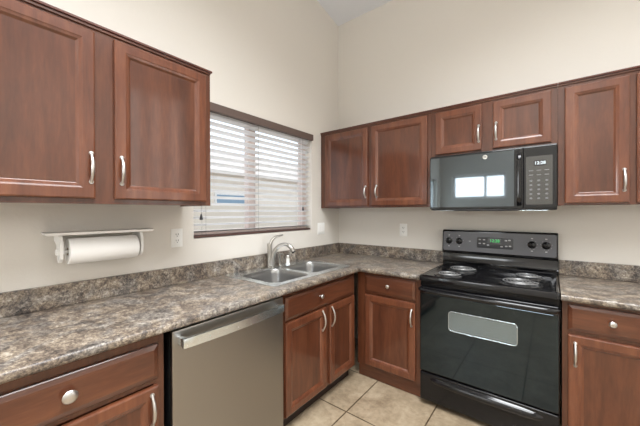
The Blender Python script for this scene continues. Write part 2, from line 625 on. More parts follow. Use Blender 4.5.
def upper(side, u0, u1, z0, z1, name_label, doors, group=GU, trim_ends=(0, 0)):
    face = 0.32
    M = mapper(side, face)
    base = M((u0 + u1) / 2, z0, -face + 0.001)
    t = thing('wall_cabinet', name_label, 'cabinet', base, group)
    g = 0.0006
    u0 += g; u1 -= g
    bm = B()
    dpt = -face + 0.002
    mbox(bm, M, u0, u0 + .016, z0, z1, dpt, -0.020)
    mbox(bm, M, u1 - .016, u1, z0, z1, dpt, -0.020)
    mbox(bm, M, u0 + .016, u1 - .016, z0 + .012, z0 + .028, dpt, -0.020)
    mbox(bm, M, u0 + .016, u1 - .016, z1 - .02, z1 - .004, dpt, -0.020)
    mbox(bm, M, u0 + .016, u1 - .016, z0 + .028, z1 - .02, dpt, dpt + 0.006)
    obj('body', bm, wood_v, t)
    bm = B()
    us = sorted([(d[0], d[1]) for d in doors])
    edges = [u0] + [v for d in us for v in d] + [u1]
    for i in range(0, len(edges), 2):
        a, b = edges[i], edges[i + 1]
        a2 = a if i == 0 else a - .012
        b2 = b if i == len(edges) - 2 else b + .012
        mbox(bm, M, a2, b2, z0, z1, -0.0195, 0)
    for i in range(1, len(edges) - 1, 2):
        a, b = edges[i] + .012, edges[i + 1] - .012
        mbox(bm, M, a, b, z0, z0 + .036, -0.0195, 0)
        mbox(bm, M, a, b, z1 - .05, z1, -0.0195, 0)
    obj('face_frame', bm, wood_v, t)
    bm = B()
    mbox(bm, M, u0 - trim_ends[0], u1 + trim_ends[1], z1 + 0.0004, z1 + 0.011, dpt, 0.013, 0.002)
    obj('top_trim', bm, wood_dark, t)
    bm = B()
    mbox(bm, M, u0, u1, z1 - 0.012, z1 - 0.0002, 0.0003, 0.007, 0.0015)
    obj('trim_strip', bm, wood_x if side == 'B' else wood_y, t)
    for d in doors:
        door(M, d[0], d[1], d[2], d[3], t, None, d[4])
    return t

ZB, ZT = 1.378, 2.134
upper('L', -2.775, -1.757, ZB, ZT, 'large cherry wood wall cabinet on the left wall above the paper towel holder',
      [(-2.742, -2.300, 1.400, 2.108, (-2.316, 1.470, 1.590)), (-2.230, -1.790, 1.400, 2.108, (-2.205, 1.470, 1.587))], trim_ends=(0, 0.008))
upper('B', 0.004, 1.112, ZB, ZT, 'cherry wood two-door wall cabinet in the corner between window and microwave',
      [(0.066, 0.549, 1.395, 2.106, (0.530, 1.473, 1.572)), (0.586, 1.083, 1.395, 2.106, (0.640, 1.473, 1.572))])
upper('B', 1.112, 1.888, 1.762, ZT, 'short cherry wood two-door wall cabinet directly above the black microwave',
      [(1.145, 1.466, 1.780, 2.106, (1.448, 1.843, 1.955)), (1.535, 1.856, 1.780, 2.106, (1.555, 1.843, 1.955))])
upper('B', 1.888, 2.540, ZB, ZT, 'tall cherry wood wall cabinet at the far right, right of the microwave',
      [(1.920, 2.200, 1.390, 2.102, (2.178, 1.460, 1.577)), (2.226, 2.506, 1.390, 2.102, (2.248, 1.460, 1.577))])

# ---------------------------------------------------------------- base cabinets
def base_cab(side, u0, u1, label, fronts, stiles, rails, flush_kick=False, kick=0.055, group=GB):
    face = 0.60
    M = mapper(side, face)
    t = thing('base_cabinet', label, 'cabinet', M((u0 + u1) / 2, 0.0, -0.3), group)
    g = 0.0006
    u0 += g; u1 -= g
    back = -face + 0.002
    bm = B()
    z0, z1 = 0.10, 0.858
    mbox(bm, M, u0, u0 + .016, z0, z1, back, -.020)
    mbox(bm, M, u1 - .016, u1, z0, z1, back, -.020)
    mbox(bm, M, u0 + .016, u1 - .016, z0, z0 + .016, back, -.020)
    mbox(bm, M, u0 + .016, u1 - .016, z0 + .016, z1, back, back + .006)
    obj('body', bm, wood_v, t)
    bm = B()
    for a, b in stiles:
        mbox(bm, M, a + (g if a < u0 else 0), b - (g if b > u1 else 0), z0, z1, -.0195, 0)
    for a, b, c, d in rails:
        mbox(bm, M, a, b, c, d, -.0195, 0)
    obj('face_frame', bm, wood_v, t)
    bm = B()
    if flush_kick:
        mbox(bm, M, u0, u1, 0.001, 0.0995, -.045, -.020)
        obj('toe_kick', bm, wood_x, t)
    else:
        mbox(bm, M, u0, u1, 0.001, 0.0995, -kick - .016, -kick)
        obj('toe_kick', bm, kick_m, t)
    return t, M

# sink base, left run
t, M = base_cab('L', -1.462, -0.655, 'dark cherry wood sink base cabinet with two doors under the sink', None,
                [(-1.462, -1.425), (-1.06, -0.99), (-0.69, -0.655)],
                [(-1.425, -1.06, .10, .14), (-.99, -.69, .10, .14), (-1.425, -1.06, .655, .70), (-.99, -.69, .655, .70), (-1.425, -1.06, .82, .858), (-.99, -.69, .82, .858)])
drawer(M, -1.450, -0.671, 0.690, 0.832, t, wood_y, (-1.125, 0.770), 0.9, name='false_drawer')
door(M, -1.450, -1.048, 0.112, 0.674, t, None, (-1.095, 0.525, 0.660))
door(M, -1.004, -0.672, 0.112, 0.674, t, None, (-0.985, 0.525, 0.660))
# left base
t, M = base_cab('L', -3.00, -2.142, 'cherry wood base cabinet left of the dishwasher, at the lower left of the view', None,
                [(-3.00, -2.965), (-2.182, -2.142)],
                [(-2.965, -2.182, .10, .14), (-2.965, -2.182, .655, .70), (-2.965, -2.182, .815, .858)])
drawer(M, -2.740, -2.168, 0.678, 0.815, t, wood_y, (-2.449, 0.750), 1.25)
door(M, -2.740, -2.168, 0.112, 0.650, t, None, (-2.195, 0.500, 0.622))
# corner and back base
t, M = base_cab('B', 0.603, 1.122, 'cherry wood corner base cabinet with one drawer and one door, left of the range', None,
                [(0.603, 0.695), (1.075, 1.122)],
                [(0.695, 1.075, .10, .14), (0.695, 1.075, .655, .70), (0.695, 1.075, .83, .858)], flush_kick=True)
drawer(M, 0.678, 1.088, 0.700, 0.838, t, wood_x, (0.883, 0.775), 0.85)
door(M, 0.678, 1.088, 0.118, 0.680, t, None, (1.063, 0.515, 0.632))
# right base
t, M = base_cab('B', 1.902, 2.540, 'cherry wood base cabinet right of the range, at the right edge of the view', None,
                [(1.902, 1.940), (2.500, 2.540)],
                [(1.940, 2.500, .10, .14), (1.940, 2.500, .650, .70), (1.940, 2.500, .83, .858)])
drawer(M, 1.926, 2.268, 0.700, 0.840, t, wood_x, (2.097, 0.775), 0.95)
drawer(M, 2.30, 2.515, 0.700, 0.840, t, wood_x)
door(M, 1.926, 2.515, 0.112, 0.678, t, None, (1.956, 0.518, 0.637))

# ---------------------------------------------------------------- countertops
def counter(cells_x, cells_y, inside, front):
    bm = B()
    vd = {}
    def V(x, y):
        k = (round(x, 4), round(y, 4))
        if k not in vd:
            vd[k] = bm.verts.new((x, y, 0.860))
        return vd[k]
    fs = []
    for i in range(len(cells_x) - 1):
        for j in range(len(cells_y) - 1):
            x0, x1, y0, y1 = cells_x[i], cells_x[i + 1], cells_y[j], cells_y[j + 1]
            if inside((x0 + x1) / 2, (y0 + y1) / 2):
                fs.append(bm.faces.new((V(x0, y0), V(x1, y0), V(x1, y1), V(x0, y1))))
    r = bmesh.ops.extrude_face_region(bm, geom=fs)
    bmesh.ops.translate(bm, verts=[v for v in r['geom'] if isinstance(v, bmesh.types.BMVert)], vec=(0, 0, 0.0335))
    bmesh.ops.recalc_face_normals(bm, faces=bm.faces)
    es = [e for e in bm.edges if front(e) and abs(e.verts[0].co.z - e.verts[1].co.z) < 1e-5 and len(e.link_faces) == 2 and e.calc_face_angle(0) > 1.0]
    bmesh.ops.bevel(bm, geom=es, offset=0.012, segments=4, profile=0.5, affect='EDGES')
    return bm

SK = (0.055, 0.540, -1.465, -0.655)      # sink cut-out
DC = 0.648
ct = thing('countertop', 'long mottled stone laminate countertop holding the sink, running from left into the corner', 'countertop', (0.32, -1.5, 0.86), 'countertops')
def inside(x, y):
    if SK[0] < x < SK[1] and SK[2] < y < SK[3]:
        return False
    return x < DC or y > -DC
def front(e):
    a, b = e.verts[0].co, e.verts[1].co
    return (abs(a.x - DC) < 1e-4 and abs(b.x - DC) < 1e-4 and min(a.y, b.y) < -DC - 1e-3) or (abs(a.y + DC) < 1e-4 and abs(b.y + DC) < 1e-4 and max(a.x, b.x) > DC + 1e-3)
obj('slab', counter([0.002, SK[0], SK[1], DC, 1.124], [-3.0, SK[2], SK[3], -DC, -0.002], inside, front), lam, ct, smooth=True, auto=50)
bm = B(); box(bm, 0.002, 0.021, -3.0, -0.002, 0.8942, 1.0, 0.003); obj('backsplash', bm, lam, ct)
bm = B(); box(bm, 0.0215, 1.122, -0.021, -0.002, 0.8942, 1.0, 0.003); obj('backsplash', bm, lam, ct)
ct2 = thing('countertop', 'short mottled stone laminate countertop right of the range', 'countertop', (2.2, -0.32, 0.86), 'countertops')
obj('slab', counter([1.897, 2.56], [-DC, -0.002], lambda x, y: True, lambda e: all(abs(v.co.y + DC) < 1e-4 for v in e.verts)), lam, ct2, smooth=True, auto=50)
bm = B(); box(bm, 1.897, 2.56, -0.021, -0.002, 0.8942, 1.0, 0.003); obj('backsplash', bm, lam, ct2)

# ---------------------------------------------------------------- sink
sk = thing('double_sink', 'stainless steel double bowl drop-in sink set in the long countertop', 'sink', (0.3, -1.06, 0.8937))
ZR = 0.8937
bowls = [(0.150, 0.515, -1.440, -1.090), (0.150, 0.500, -1.045, -0.685)]
cu = bpy.data.curves.new('rim', 'CURVE')
cu.dimensions = '2D'
cu.fill_mode = 'BOTH'
cu.extrude = 0.002
for r_ in [rrect(0.030, 0.560, -1.490, -0.632, 0.035)] + [rrect(*b, 0.06, 8) for b in bowls]:
    sp = cu.splines.new('POLY')
    sp.points.add(len(r_) - 1)
    for p, q in zip(sp.points, r_):
        p.co = (q[0], q[1], 0, 1)
    sp.use_cyclic_u = True
to = bpy.data.objects.new('rim', cu)
col.objects.link(to)
bpy.context.view_layer.update()
me = bpy.data.meshes.new_from_object(to)
bm = B(); bm.from_mesh(me)
bpy.data.objects.remove(to); bpy.data.curves.remove(cu); bpy.data.meshes.remove(me)
bmesh.ops.translate(bm, verts=bm.verts, vec=(0, 0, ZR + 0.0025))
obj('rim', bm, steel_bar, sk, recalc=False)
for b in bowls:
    bm = B()
    loops = []
    for ins, z, r in ((-0.0005, 0.0045, .06), (0.003, -0.004, .06), (0.006, -0.03, .06), (0.012, -0.13, .06), (0.022, -0.155, .06), (0.045, -0.168, .05), (0.12, -0.172, .04)):
        pts = rrect(b[0] + ins, b[1] - ins, b[2] + ins, b[3] - ins, max(0.02, r), 8)
        loops.append([(x, y, ZR + z) for x, y in pts])
    R = [[bm.verts.new(p) for p in lp] for lp in loops]
    n = len(R[0])
    for i in range(len(R) - 1):
        for k in range(n):
            bm.faces.new((R[i][k], R[i + 1][k], R[i + 1][(k + 1) % n], R[i][(k + 1) % n]))
    bm.faces.new(R[-1])
    bo = obj('bowl', bm, steel_sink, sk, smooth=True, auto=60, recalc=False)
    bm = B()
    lathe(bm, [(0.048, 0.0), (0.045, 0.003), (0.036, 0.002), (0.030, -0.002), (0.0, -0.003)], ((b[0] + b[1]) / 2, (b[2] + b[3]) / 2, ZR - 0.1715), 'Z', 28)
    obj('drain', bm, faucet_m, bo, smooth=True, auto=40)

# ---------------------------------------------------------------- faucet and companions
ZF = ZR + 0.0048
fc = thing('faucet', 'brushed nickel arched kitchen faucet with lever handle behind the sink', 'faucet', (0.095, -1.083, ZF))
bm = B()
lathe(bm, [(0.030, 0), (0.030, 0.006), (0.026, 0.010), (0.0, 0.010)], (0.092, -1.083, ZF), 'Z', 28)
box(bm, 0.068, 0.118, -1.175, -1.010, ZF, ZF + 0.006, 0.002)
obj('base_plate', bm, faucet_m, fc, smooth=True, auto=40)
bm = B()
lathe(bm, [(0.020, 0.0105), (0.019, 0.02), (0.0185, 0.12), (0.0195, 0.15), (0.0205, 0.180), (0.018, 0.192), (0.0, 0.196)], (0.084, -1.096, ZF), 'Z', 28)
obj('body', bm, faucet_m, fc, smooth=True, auto=50)
# spout: rises with the body, arches out over the right bowl
bm = B()
pts, rad = [], []
ctrl = [(0.094, -1.078, 0.012), (0.098, -1.077, 0.065), (0.108, -1.070, 0.115), (0.130, -1.055, 0.158), (0.165, -1.035, 0.182), (0.200, -1.017, 0.182), (0.232, -1.003, 0.162), (0.250, -0.995, 0.130)]
def catmull(P, k=5):
    out = []
    P = [Vector(p) for p in P]
    Q = [P[0] * 2 - P[1]] + P + [P[-1] * 2 - P[-2]]
    for i in range(1, len(Q) - 2):
        for j in range(k):
            t_ = j / k
            a, b, c, d = Q[i - 1], Q[i], Q[i + 1], Q[i + 2]
            out.append(0.5 * ((2 * b) + (-a + c) * t_ + (2 * a - 5 * b + 4 * c - d) * t_ ** 2 + (-a + 3 * b - 3 * c + d) * t_ ** 3))
    out.append(P[-1])
    return out
cp = [p + Vector((0, 0, ZF)) for p in catmull(ctrl)]
n = len(cp)
for i in range(n):
    t_ = i / (n - 1)
    rad.append(0.0215 - 0.007 * min(1, t_ * 1.8) + (0.003 if t_ > 0.75 else 0))
tube(bm, cp, rad, 18)
sp_ = obj('spout', bm, faucet_m, fc, smooth=True, auto=50)
bm = B()
dr = (cp[-1] - cp[-2]).normalized()
tube(bm, [cp[-1], cp[-1] + dr * 0.010, cp[-1] + dr * 0.012], [0.0155, 0.0150, 0.010], 18)
obj('spray_tip', bm, black_matt, sp_, smooth=True, auto=50)
bm = B()
hp = [p + Vector((0, 0, ZF)) for p in catmull([(0.086, -1.092, 0.182), (0.090, -1.075, 0.215), (0.105, -1.052, 0.240), (0.130, -1.035, 0.250), (0.160, -1.020, 0.258)])]
tube(bm, hp, [0.0135 - 0.007 * i / (len(hp) - 1) for i in range(len(hp))], 12)
obj('lever', bm, faucet_m, fc, smooth=True, auto=60)

sd = thing('soap_dispenser', 'slim nickel soap dispenser pump standing beside the faucet, left of the white capped one', 'dispenser', (0.075, -0.975, ZF))
bm = B(); lathe(bm, [(0.017, -0.002), (0.017, 0.004), (0.009, 0.008), (0.0075, 0.085), (0.009, 0.090), (0.0, 0.092)], (0.075, -0.975, ZF), 'Z', 20)
obj('stem', bm, faucet_m, sd, smooth=True, auto=40)
bm = B(); tube(bm, [(0.075, -0.975, ZF + 0.093), (0.095, -0.970, ZF + 0.096), (0.112, -0.967, ZF + 0.090)], [0.008, 0.007, 0.005], 12)
obj('nozzle', bm, faucet_m, sd, smooth=True, auto=50)
ag = thing('air_gap', 'short white and steel cylindrical air gap behind the sink, right of the faucet', 'air gap', (0.095, -0.900, ZF))
bm = B(); lathe(bm, [(0.020, -0.002), (0.020, 0.004), (0.015, 0.006), (0.015, 0.05), (0.0, 0.05)], (0.095, -0.900, ZF), 'Z', 22)
obj('sleeve', bm, white_pl, ag, smooth=True, auto=40)
bm = B(); lathe(bm, [(0.0165, 0.0505), (0.0165, 0.068), (0.013, 0.074), (0.0, 0.075)], (0.095, -0.900, ZF), 'Z', 22)
obj('cap', bm, nickel, ag, smooth=True, auto=40)

# ---------------------------------------------------------------- dishwasher
dw = thing('dishwasher', 'stainless steel dishwasher with bowed bar handle built in between base cabinets', 'dishwasher', (0.33, -1.8, 0.0))
Y0, Y1 = -2.117, -1.477
bm = B(); box(bm, 0.02, 0.598, Y0 + .004, Y1 - .006, 0.02, 0.855); obj('body', bm, black_matt, dw)
bm = B()
box(bm, 0.599, 0.622, Y0, Y1, 0.085, 0.845, 0.004)
dd = obj('door', bm, steel, dw)
bm = B()
pts = []
hz = 0.802
for i in range(19):
    t_ = i / 18
    pts.append((0.668 + 0.012 * math.sin(PI * t_), -2.095 + t_ * 0.575, hz))
loops = []
for p in pts:
    loops.append([(p[0] - .007, p[1], p[2] - .021), (p[0] + .006, p[1], p[2] - .021), (p[0] + .006, p[1], p[2] + .019), (p[0] - .007, p[1], p[2] + .019)])
rings_solid(bm, loops)
bmesh.ops.bevel(bm, geom=[e for e in bm.edges if abs((e.verts[0].co - e.verts[1].co).normalized().y) > 0.9], offset=0.003, segments=2, profile=0.5, affect='EDGES')
for y in (-2.085, -1.540):
    box(bm, 0.6222, 0.664, y - .010, y + .010, hz - .018, hz + .016, 0.002)
obj('handle', bm, steel_bar, dd, smooth=True, auto=40)
bm = B(); box(bm, 0.54, 0.556, Y0 + .006, Y1 - .006, 0.001, 0.083); obj('kick_plate', bm, black_matt, dw)

# ---------------------------------------------------------------- range
RX0, RX1 = 1.131, 1.893
rg = thing('electric_range', 'black freestanding electric range with four coil burners and glossy oven door', 'range', (1.512, -0.34, 0.0))
bm = B(); box(bm, RX0 + .001, RX1 - .001, -0.600, -0.025, 0.03, 0.864); obj('body', bm, black_satin, rg)
for x in (RX0 + .05, RX1 - .05):
    for y in (-0.56, -0.08):
        bm = B(); lathe(bm, [(0.018, 0.001), (0.018, 0.012), (0.010, 0.014), (0.010, 0.0295)], (x, y, 0), 'Z', 16); obj('foot', bm, black_matt, rg)
# cooktop with raised rim
bm = B()
def lp(ins, z, r=0.014):
    return [(x, y, z) for x, y in rrect(RX0 + ins, RX1 - ins, -0.655 + ins, -0.075 - ins, r, 4)]
rings_solid(bm, [lp(0, .8655), lp(0, .893), lp(.003, .900), lp(.010, .9035), lp(.022, .9030), lp(.030, .8985), lp(.034, .8975)])
ck = obj('cooktop', bm, black, rg, smooth=True, auto=35)
BUR = [(1.292, -0.520, 0.078), (1.322, -0.255, 0.095), (1.700, -0.500, 0.100), (1.730, -0.262, 0.078)]
for x, y, r in BUR:
    b_ = B()
    lathe(b_, [(r + .018, 0.8978), (r + .017, 0.9015), (r + .010, 0.9020), (r + .002, 0.8995), (r - .03, 0.8985), (0.0, 0.8984)], (x, y, 0), 'Z', 40)
    bo = obj('burner', b_, pan_m, rg, smooth=True, auto=50)
    b_ = B()
    pts = []
    turns = 3 if r < 0.09 else 4
    N = turns * 26
    for i in range(N + 1):
        a = 2 * PI * turns * i / N
        rr = 0.018 + (r - 0.024) * i / N
        pts.append((x + rr * math.cos(a), y + rr * math.sin(a), 0.9095))
    tube(b_, pts, 0.0042, 8, flat=((0, 0, 1), 0.75))
    obj('coil', b_, coil_m, bo, smooth=True)
    b_ = B()
    for k in range(3):
        a = k * 2 * PI / 3 + 0.4
        tube(b_, [(x + .012 * math.cos(a), y + .012 * math.sin(a), 0.9045), (x + r * math.cos(a), y + r * math.sin(a), 0.9045)], 0.0022, 6)
    obj('coil_support', b_, coil_m, bo)
# ribbed vent trim under the cooktop
bm = B()
box(bm, RX0 + .003, RX1 - .003, -0.632, -0.6005, 0.824, 0.8645, 0.002)
for k in range(5):
    z = 0.829 + k * 0.007
    box(bm, RX0 + .003, RX1 - .003, -0.637, -0.6315, z, z + .0036, 0.001, 1)
obj('vent_trim', bm, black_satin, rg)
# oven door
bm = B(); box(bm, RX0 + .002, RX1 - .002, -0.650, -0.6010, 0.238, 0.8225, 0.008, 3); od = obj('oven_door', bm, black_satin, rg, smooth=True, auto=35)
bm = B()
q = [[(x, yy, z) for x, z in rrect(RX0 + .008 + i, RX1 - .008 - i, 0.247 + i, 0.775 - i, 0.010, 4)] for yy, i in ((-0.6495, 0), (-0.6525, 0.0), (-0.6535, 0.001))]
rings_solid(bm, q); obj('door_glass', bm, oven_glass, od)
bm = B()
q = [[(x, yy, z) for x, z in rrect(1.322 + i, 1.703 - i, 0.558 + i, 0.690 - i, 0.022, 6)] for yy, i in ((-0.6530, 0), (-0.6548, 0.0), (-0.6552, 0.0008))]
rings_solid(bm, q); ow = obj('oven_window', bm, oven_view, od)
bm = B()
pts = [(x, -0.6556, z) for x, z in rrect(1.324, 1.701, 0.560, 0.688, 0.022, 6)]
tube(bm, pts + pts[:2], 0.0016, 6)
obj('window_outline', bm, steel_bar, od, smooth=True)
bm = B()
pts, rad = [], []
for i in range(31):
    t_ = i / 30
    e = min(t_, 1 - t_)
    k = min(1.0, e / 0.07)
    d = math.sin(k * PI / 2)
    pts.append((RX0 + .006 + (RX1 - RX0 - .012) * t_, -0.656 - 0.042 * d, 0.806))
    rad.append(0.0165 - 0.003 * (1 - d))
tube(bm, pts, rad, 16, flat=((0, 1, 0), 0.8))
obj('oven_handle', bm, black, od, smooth=True, auto=50)
# storage drawer with scooped grip
bm = B(); box(bm, RX0 + .002, RX1 - .002, -0.648, -0.6010, 0.035, 0.230, 0.010, 3); sdw = obj('storage_drawer', bm, black_satin, rg, smooth=True, auto=35)
bm = B()
loops = []
for i in range(25):
    t_ = i / 24
    x = 1.205 + 0.615 * t_
    k = math.sin(PI * t_) ** 0.35 if 0 < t_ < 1 else 0.0
    h = 0.004 + 0.020 * k
    loops.append([(x, -0.6485, 0.180 - h), (x, -0.6490 - 0.020 * k, 0.178 - h * .4), (x, -0.6490 - 0.026 * k, 0.184 + h * .2), (x, -0.6485 - .012 * k, 0.190 + h * .8), (x, -0.6485, 0.193 + h)])
rings_solid(bm, loops)
obj('drawer_grip', bm, black, sdw, smooth=True, auto=60)
# backguard
bm = B()
prof = [(-0.024, 0.8658), (-0.070, 0.8658), (-0.072, 0.925), (-0.066, 0.935), (-0.062, 0.995), (-0.090, 1.006), (-0.092, 1.020), (-0.078, 1.180), (-0.068, 1.189), (-0.040, 1.190), (-0.024, 1.178)]
rings_solid(bm, [[(x, y, z) for y, z in prof] for x in (RX0 - .002, RX1 + .002)])
bmesh.ops.bevel(bm, geom=[e for e in bm.edges if len(e.link_faces) == 2 and abs((e.verts[0].co - e.verts[1].co).x) < 1e-5 and max(v.co.z for v in e.verts) > 1.15], offset=0.006, segments=3, profile=0.5, affect='EDGES')
bg = obj('backguard', bm, black, rg, smooth=True, auto=30)
bm = B()
tube(bm, [(RX0 + .004, -0.074, 0.928), (RX1 - .006, -0.074, 0.928)], 0.006, 10)
obj('trim_rail', bm, black, bg, smooth=True)
# sloped control panel: plane through (y=-0.092,z=1.020) and (y=-0.078,z=1.180)
def CP(x, z, d):
    k = (z - 1.020) / 0.160
    y = -0.092 + 0.014 * k
    return Vector((x, y - d, z + 0.09 * d))
CPU = Vector((0, 0.0875, 0.9962)); CPR = Vector((1, 0, 0)); CPN = Vector((0, -0.9962, 0.0875))
bm = B()
q = [[CP(x, z, d) for x, z in rrect(RX0 + .006 + i, RX1 - .008 - i, 1.020 + i, 1.176 - i, 0.012, 4)] for d, i in ((-0.001, 0), (0.0014, 0), (0.002, 0.0008))]
rings_solid(bm, q); cp_ = obj('control_panel', bm, panel_grey, bg)
for x in (1.183, 1.262, 1.747, 1.829):
    b_ = B()
    lathe(b_, [(0.0265, 0.0), (0.0265, 0.003), (0.021, 0.005), (0.0195, 0.020), (0.016, 0.023), (0.0, 0.0235)], CP(x, 1.100, 0.0021), CPN, 28)
    k_ = obj('control_knob', b_, black, cp_, smooth=True, auto=40)
    b_ = B()
    c = CP(x, 1.100, 0.0260)
    tube(b_, [c - CPU * 0.017, c + CPU * 0.017], 0.0042, 8)
    obj('pointer', b_, black, k_, smooth=True)
    b_ = B()
    for j in range(9):
        a = PI * (0.5 + j * 2 / 9)
        c = CP(x, 1.100, 0.0022) + (CPR * math.cos(a) + CPU * math.sin(a)) * 0.033
        lathe(b_, [(0.0016, 0.0), (0.0016, 0.0005)], c, CPN, 6)
    for s in (-1, 1):
        c = CP(x, 1.100, 0.0022) + CPU * (0.045 * s)
        for w in (-1, 1):
            lathe(b_, [(0.0035, 0.0), (0.0035, 0.0005)], c + CPR * (0.003 * w), CPN, 6)
    obj('dial_marking', b_, white_mark, k_)
bm = B()
q = [[CP(x, z, d) for x, z in rrect(1.392 + i, 1.634 - i, 1.056 + i, 1.138 - i, 0.010, 4)] for d, i in ((0.0015, 0), (0.0030, 0), (0.0034, 0.0006))]
rings_solid(bm, q)
dp = obj('display', bm, plain('display_surround', (0.045, 0.047, 0.052), 0.3), cp_, smooth=True, auto=30)
bm = B()
q = [[CP(x, z, d) for x, z in rrect(1.472, 1.556, 1.096, 1.132, 0.004, 3)] for d in (0.0030, 0.0044)]
rings_solid(bm, q); clock = obj('clock_window', bm, mw_dark, dp)
bm = text_bm('12:28', 0.030, CP(1.514, 1.114, 0.0052), CPR, CPU, 0.0004, 0.0005)
o_ = obj('clock_digits', bm, green_e, dp)
for x, z in ((1.412, 1.120), (1.442, 1.120), (1.412, 1.090), (1.442, 1.090), (1.470, 1.080), (1.560, 1.074), (1.588, 1.120), (1.610, 1.124), (1.590, 1.078), (1.614, 1.080)):
    bm = B()
    rings_solid(bm, [[CP(a, b, d) for a, b in rrect(x - .008, x + .008, z - .0045, z + .0045, 0.003, 3)] for d in (0.0030, 0.0042)])
    obj('button', bm, white_mark, dp)
bm = text_bm('GE', 0.013, CP(1.340, 1.102, 0.0024), CPR, CPU, 0.0003)
obj('maker_mark', bm, white_mark, cp_)

# ---------------------------------------------------------------- microwave
mw = thing('microwave', 'black over-the-range microwave mounted above the range under the short cabinet', 'microwave', (1.505, -0.2, 1.345))
MX0, MX1 = 1.124, 1.884
bm = B(); box(bm, MX0, MX1, -0.372, -0.004, 1.352, 1.7615, 0.003); mb = obj('body', bm, black_satin, mw)
bm = B(); box(bm, MX0, 1.712, -0.398, -0.3725, 1.362, 1.752, 0.003); md = obj('door', bm, black, mw)
bm = B()
q = [[(x, yy, z) for x, z in rrect(MX0 + .006 + i, 1.665 - i, 1.374 + i, 1.742 - i, 0.008, 4)] for yy, i in ((-0.3975, 0), (-0.4000, 0), (-0.4005, 0.0008))]
rings_solid(bm, q); obj('door_glass', bm, mw_glass, md)
bm = B()
loops = []
for i in range(17):
    t_ = i / 16
    e = min(t_, 1 - t_)
    d = 0.004 + 0.034 * math.sin(min(1, e / 0.14) * PI / 2)
    z = 1.378 + 0.35 * t_
    loops.append([(1.680, -0.3985, z), (1.681, -0.3985 - d, z), (1.688, -0.4005 - d, z), (1.697, -0.4005 - d, z), (1.704, -0.3985 - d, z), (1.705, -0.3985, z)])
rings_solid(bm, loops); obj('handle', bm, black, md, smooth=True, auto=40)
bm = B(); box(bm, 1.7135, MX1, -0.398, -0.3725, 1.362, 1.752, 0.003); mp_ = obj('control_panel', bm, black, mw)
bm = B()
q = [[(x, yy, z) for x, z in rrect(1.728, 1.862, 1.385, 1.690, 0.006, 3)] for yy in (-0.3975, -0.3995)]
rings_solid(bm, q); kp = obj('keypad', bm, plain('microwave_keypad', (0.018, 0.018, 0.016), 0.14, IOR=1.9), mp_)
bm = B()
q = [[(x, yy, z) for x, z in rrect(1.768, 1.832, 1.628, 1.662, 0.004, 3)] for yy in (-0.3995, -0.4005)]
rings_solid(bm, q); dsp = obj('display', bm, mw_dark, kp)
white_e, wnt, wb = new_mat('pale_clock_digits')
setp(wb, Base_Color=(0.1, 0.1, 0.1), Emission_Color=(0.85, 0.95, 1.0), Emission_Strength=0.9)
bm = text_bm('12:28', 0.026, (1.800, -0.4010, 1.645), (1, 0, 0), (0, 0, 1), 0.0003, 0.0007)
obj('clock_digits', bm, white_e, kp)
for r_, z in enumerate((1.600, 1.572, 1.536, 1.508, 1.480, 1.452, 1.424)):
    for c_ in range(3):
        x = 1.754 + c_ * 0.040
        w = 0.011 if r_ < 2 else 0.0065
        hgt = 0.0022 if r_ < 2 else 0.0048
        bm = B()
        rings_solid(bm, [[(a, yy, b) for a, b in rrect(x - w, x + w, z - hgt, z + hgt, 0.0015, 2)] for yy in (-0.3994, -0.4002)])
        obj('button', bm, key_m, kp)
# round emblem
bm = B(); lathe(bm, [(0.0150, 0.0), (0.0150, 0.0014), (0.0125, 0.0018), (0.0, 0.0016)], (1.497, -0.4004, 1.716), '-Y', 28)
em = obj('round_emblem', bm, faucet_m, md, smooth=True, auto=40)
bm = text_bm('GE', 0.014, (1.497, -0.4024, 1.716), (1, 0, 0), (0, 0, 1), 0.0003, 0.0004)
obj('monogram', bm, panel_grey, em)
# underside: vent grille and lamp lenses
bm = B(); box(bm, MX0 + .02, MX1 - .02, -0.385, -0.345, 1.3495, 1.3615)
obj('bottom_strip', bm, black_satin, mw)
for xa, xb in ((1.20, 1.29), (1.69, 1.84)):
    bm = B(); box(bm, xa, xb, -0.388, -0.352, 1.3475, 1.3493, 0.0005); obj('lamp_lens', bm, steel_bar, mw, )
bm = B(); box(bm, MX0 + .15, MX1 - .22, -0.340, -0.08, 1.346, 1.3518); obj('grease_filter', bm, black_matt, mw)

# ---------------------------------------------------------------- blinds
bl = thing('window_blinds', 'white horizontal slatted blinds with taupe valance in the window over the sink', 'blinds', (0.0, -1.07, 1.165))
by0, by1 = WIN[0] + .006, WIN[1] - .006
bm = B(); box(bm, -0.018, 0.022, WIN[0] - .008, WIN[1] + .002, 2.040, 2.098, 0.003); obj('valance', bm, taupe, bl)
bm = B(); box(bm, -0.075, -0.020, by0, by1, 2.040, 2.082, 0.003); obj('headrail', bm, slat_m, bl)
bm = B()
NS = 18
zs0, zs1 = 1.208, 2.020
tilt = math.radians(17)
for i in range(NS):
    z = zs0 + (zs1 - zs0) * i / (NS - 1)
    top, bot = [], []
    for k in range(5):
        s = (k / 4 - 0.5)
        dx, dz = s * 0.050, 0.0022 * (1 - (2 * s) ** 2)
        x_ = -0.046 + dx * math.cos(tilt)
        z_ = z + dx * math.sin(tilt) + dz
        top.append((x_, z_ + .0013)); bot.append((x_, z_ - .0013))
    pr_ = top + bot[::-1]
    rings_solid(bm, [[(a, y, b) for a, b in pr_] for y in (by0, by1)])
obj('slats', bm, slat_m, bl)
bm = B(); box(bm, -0.073, -0.014, by0, by1, 1.168, 1.184, 0.003)
obj('bottom_rail', bm, rail_m, bl)
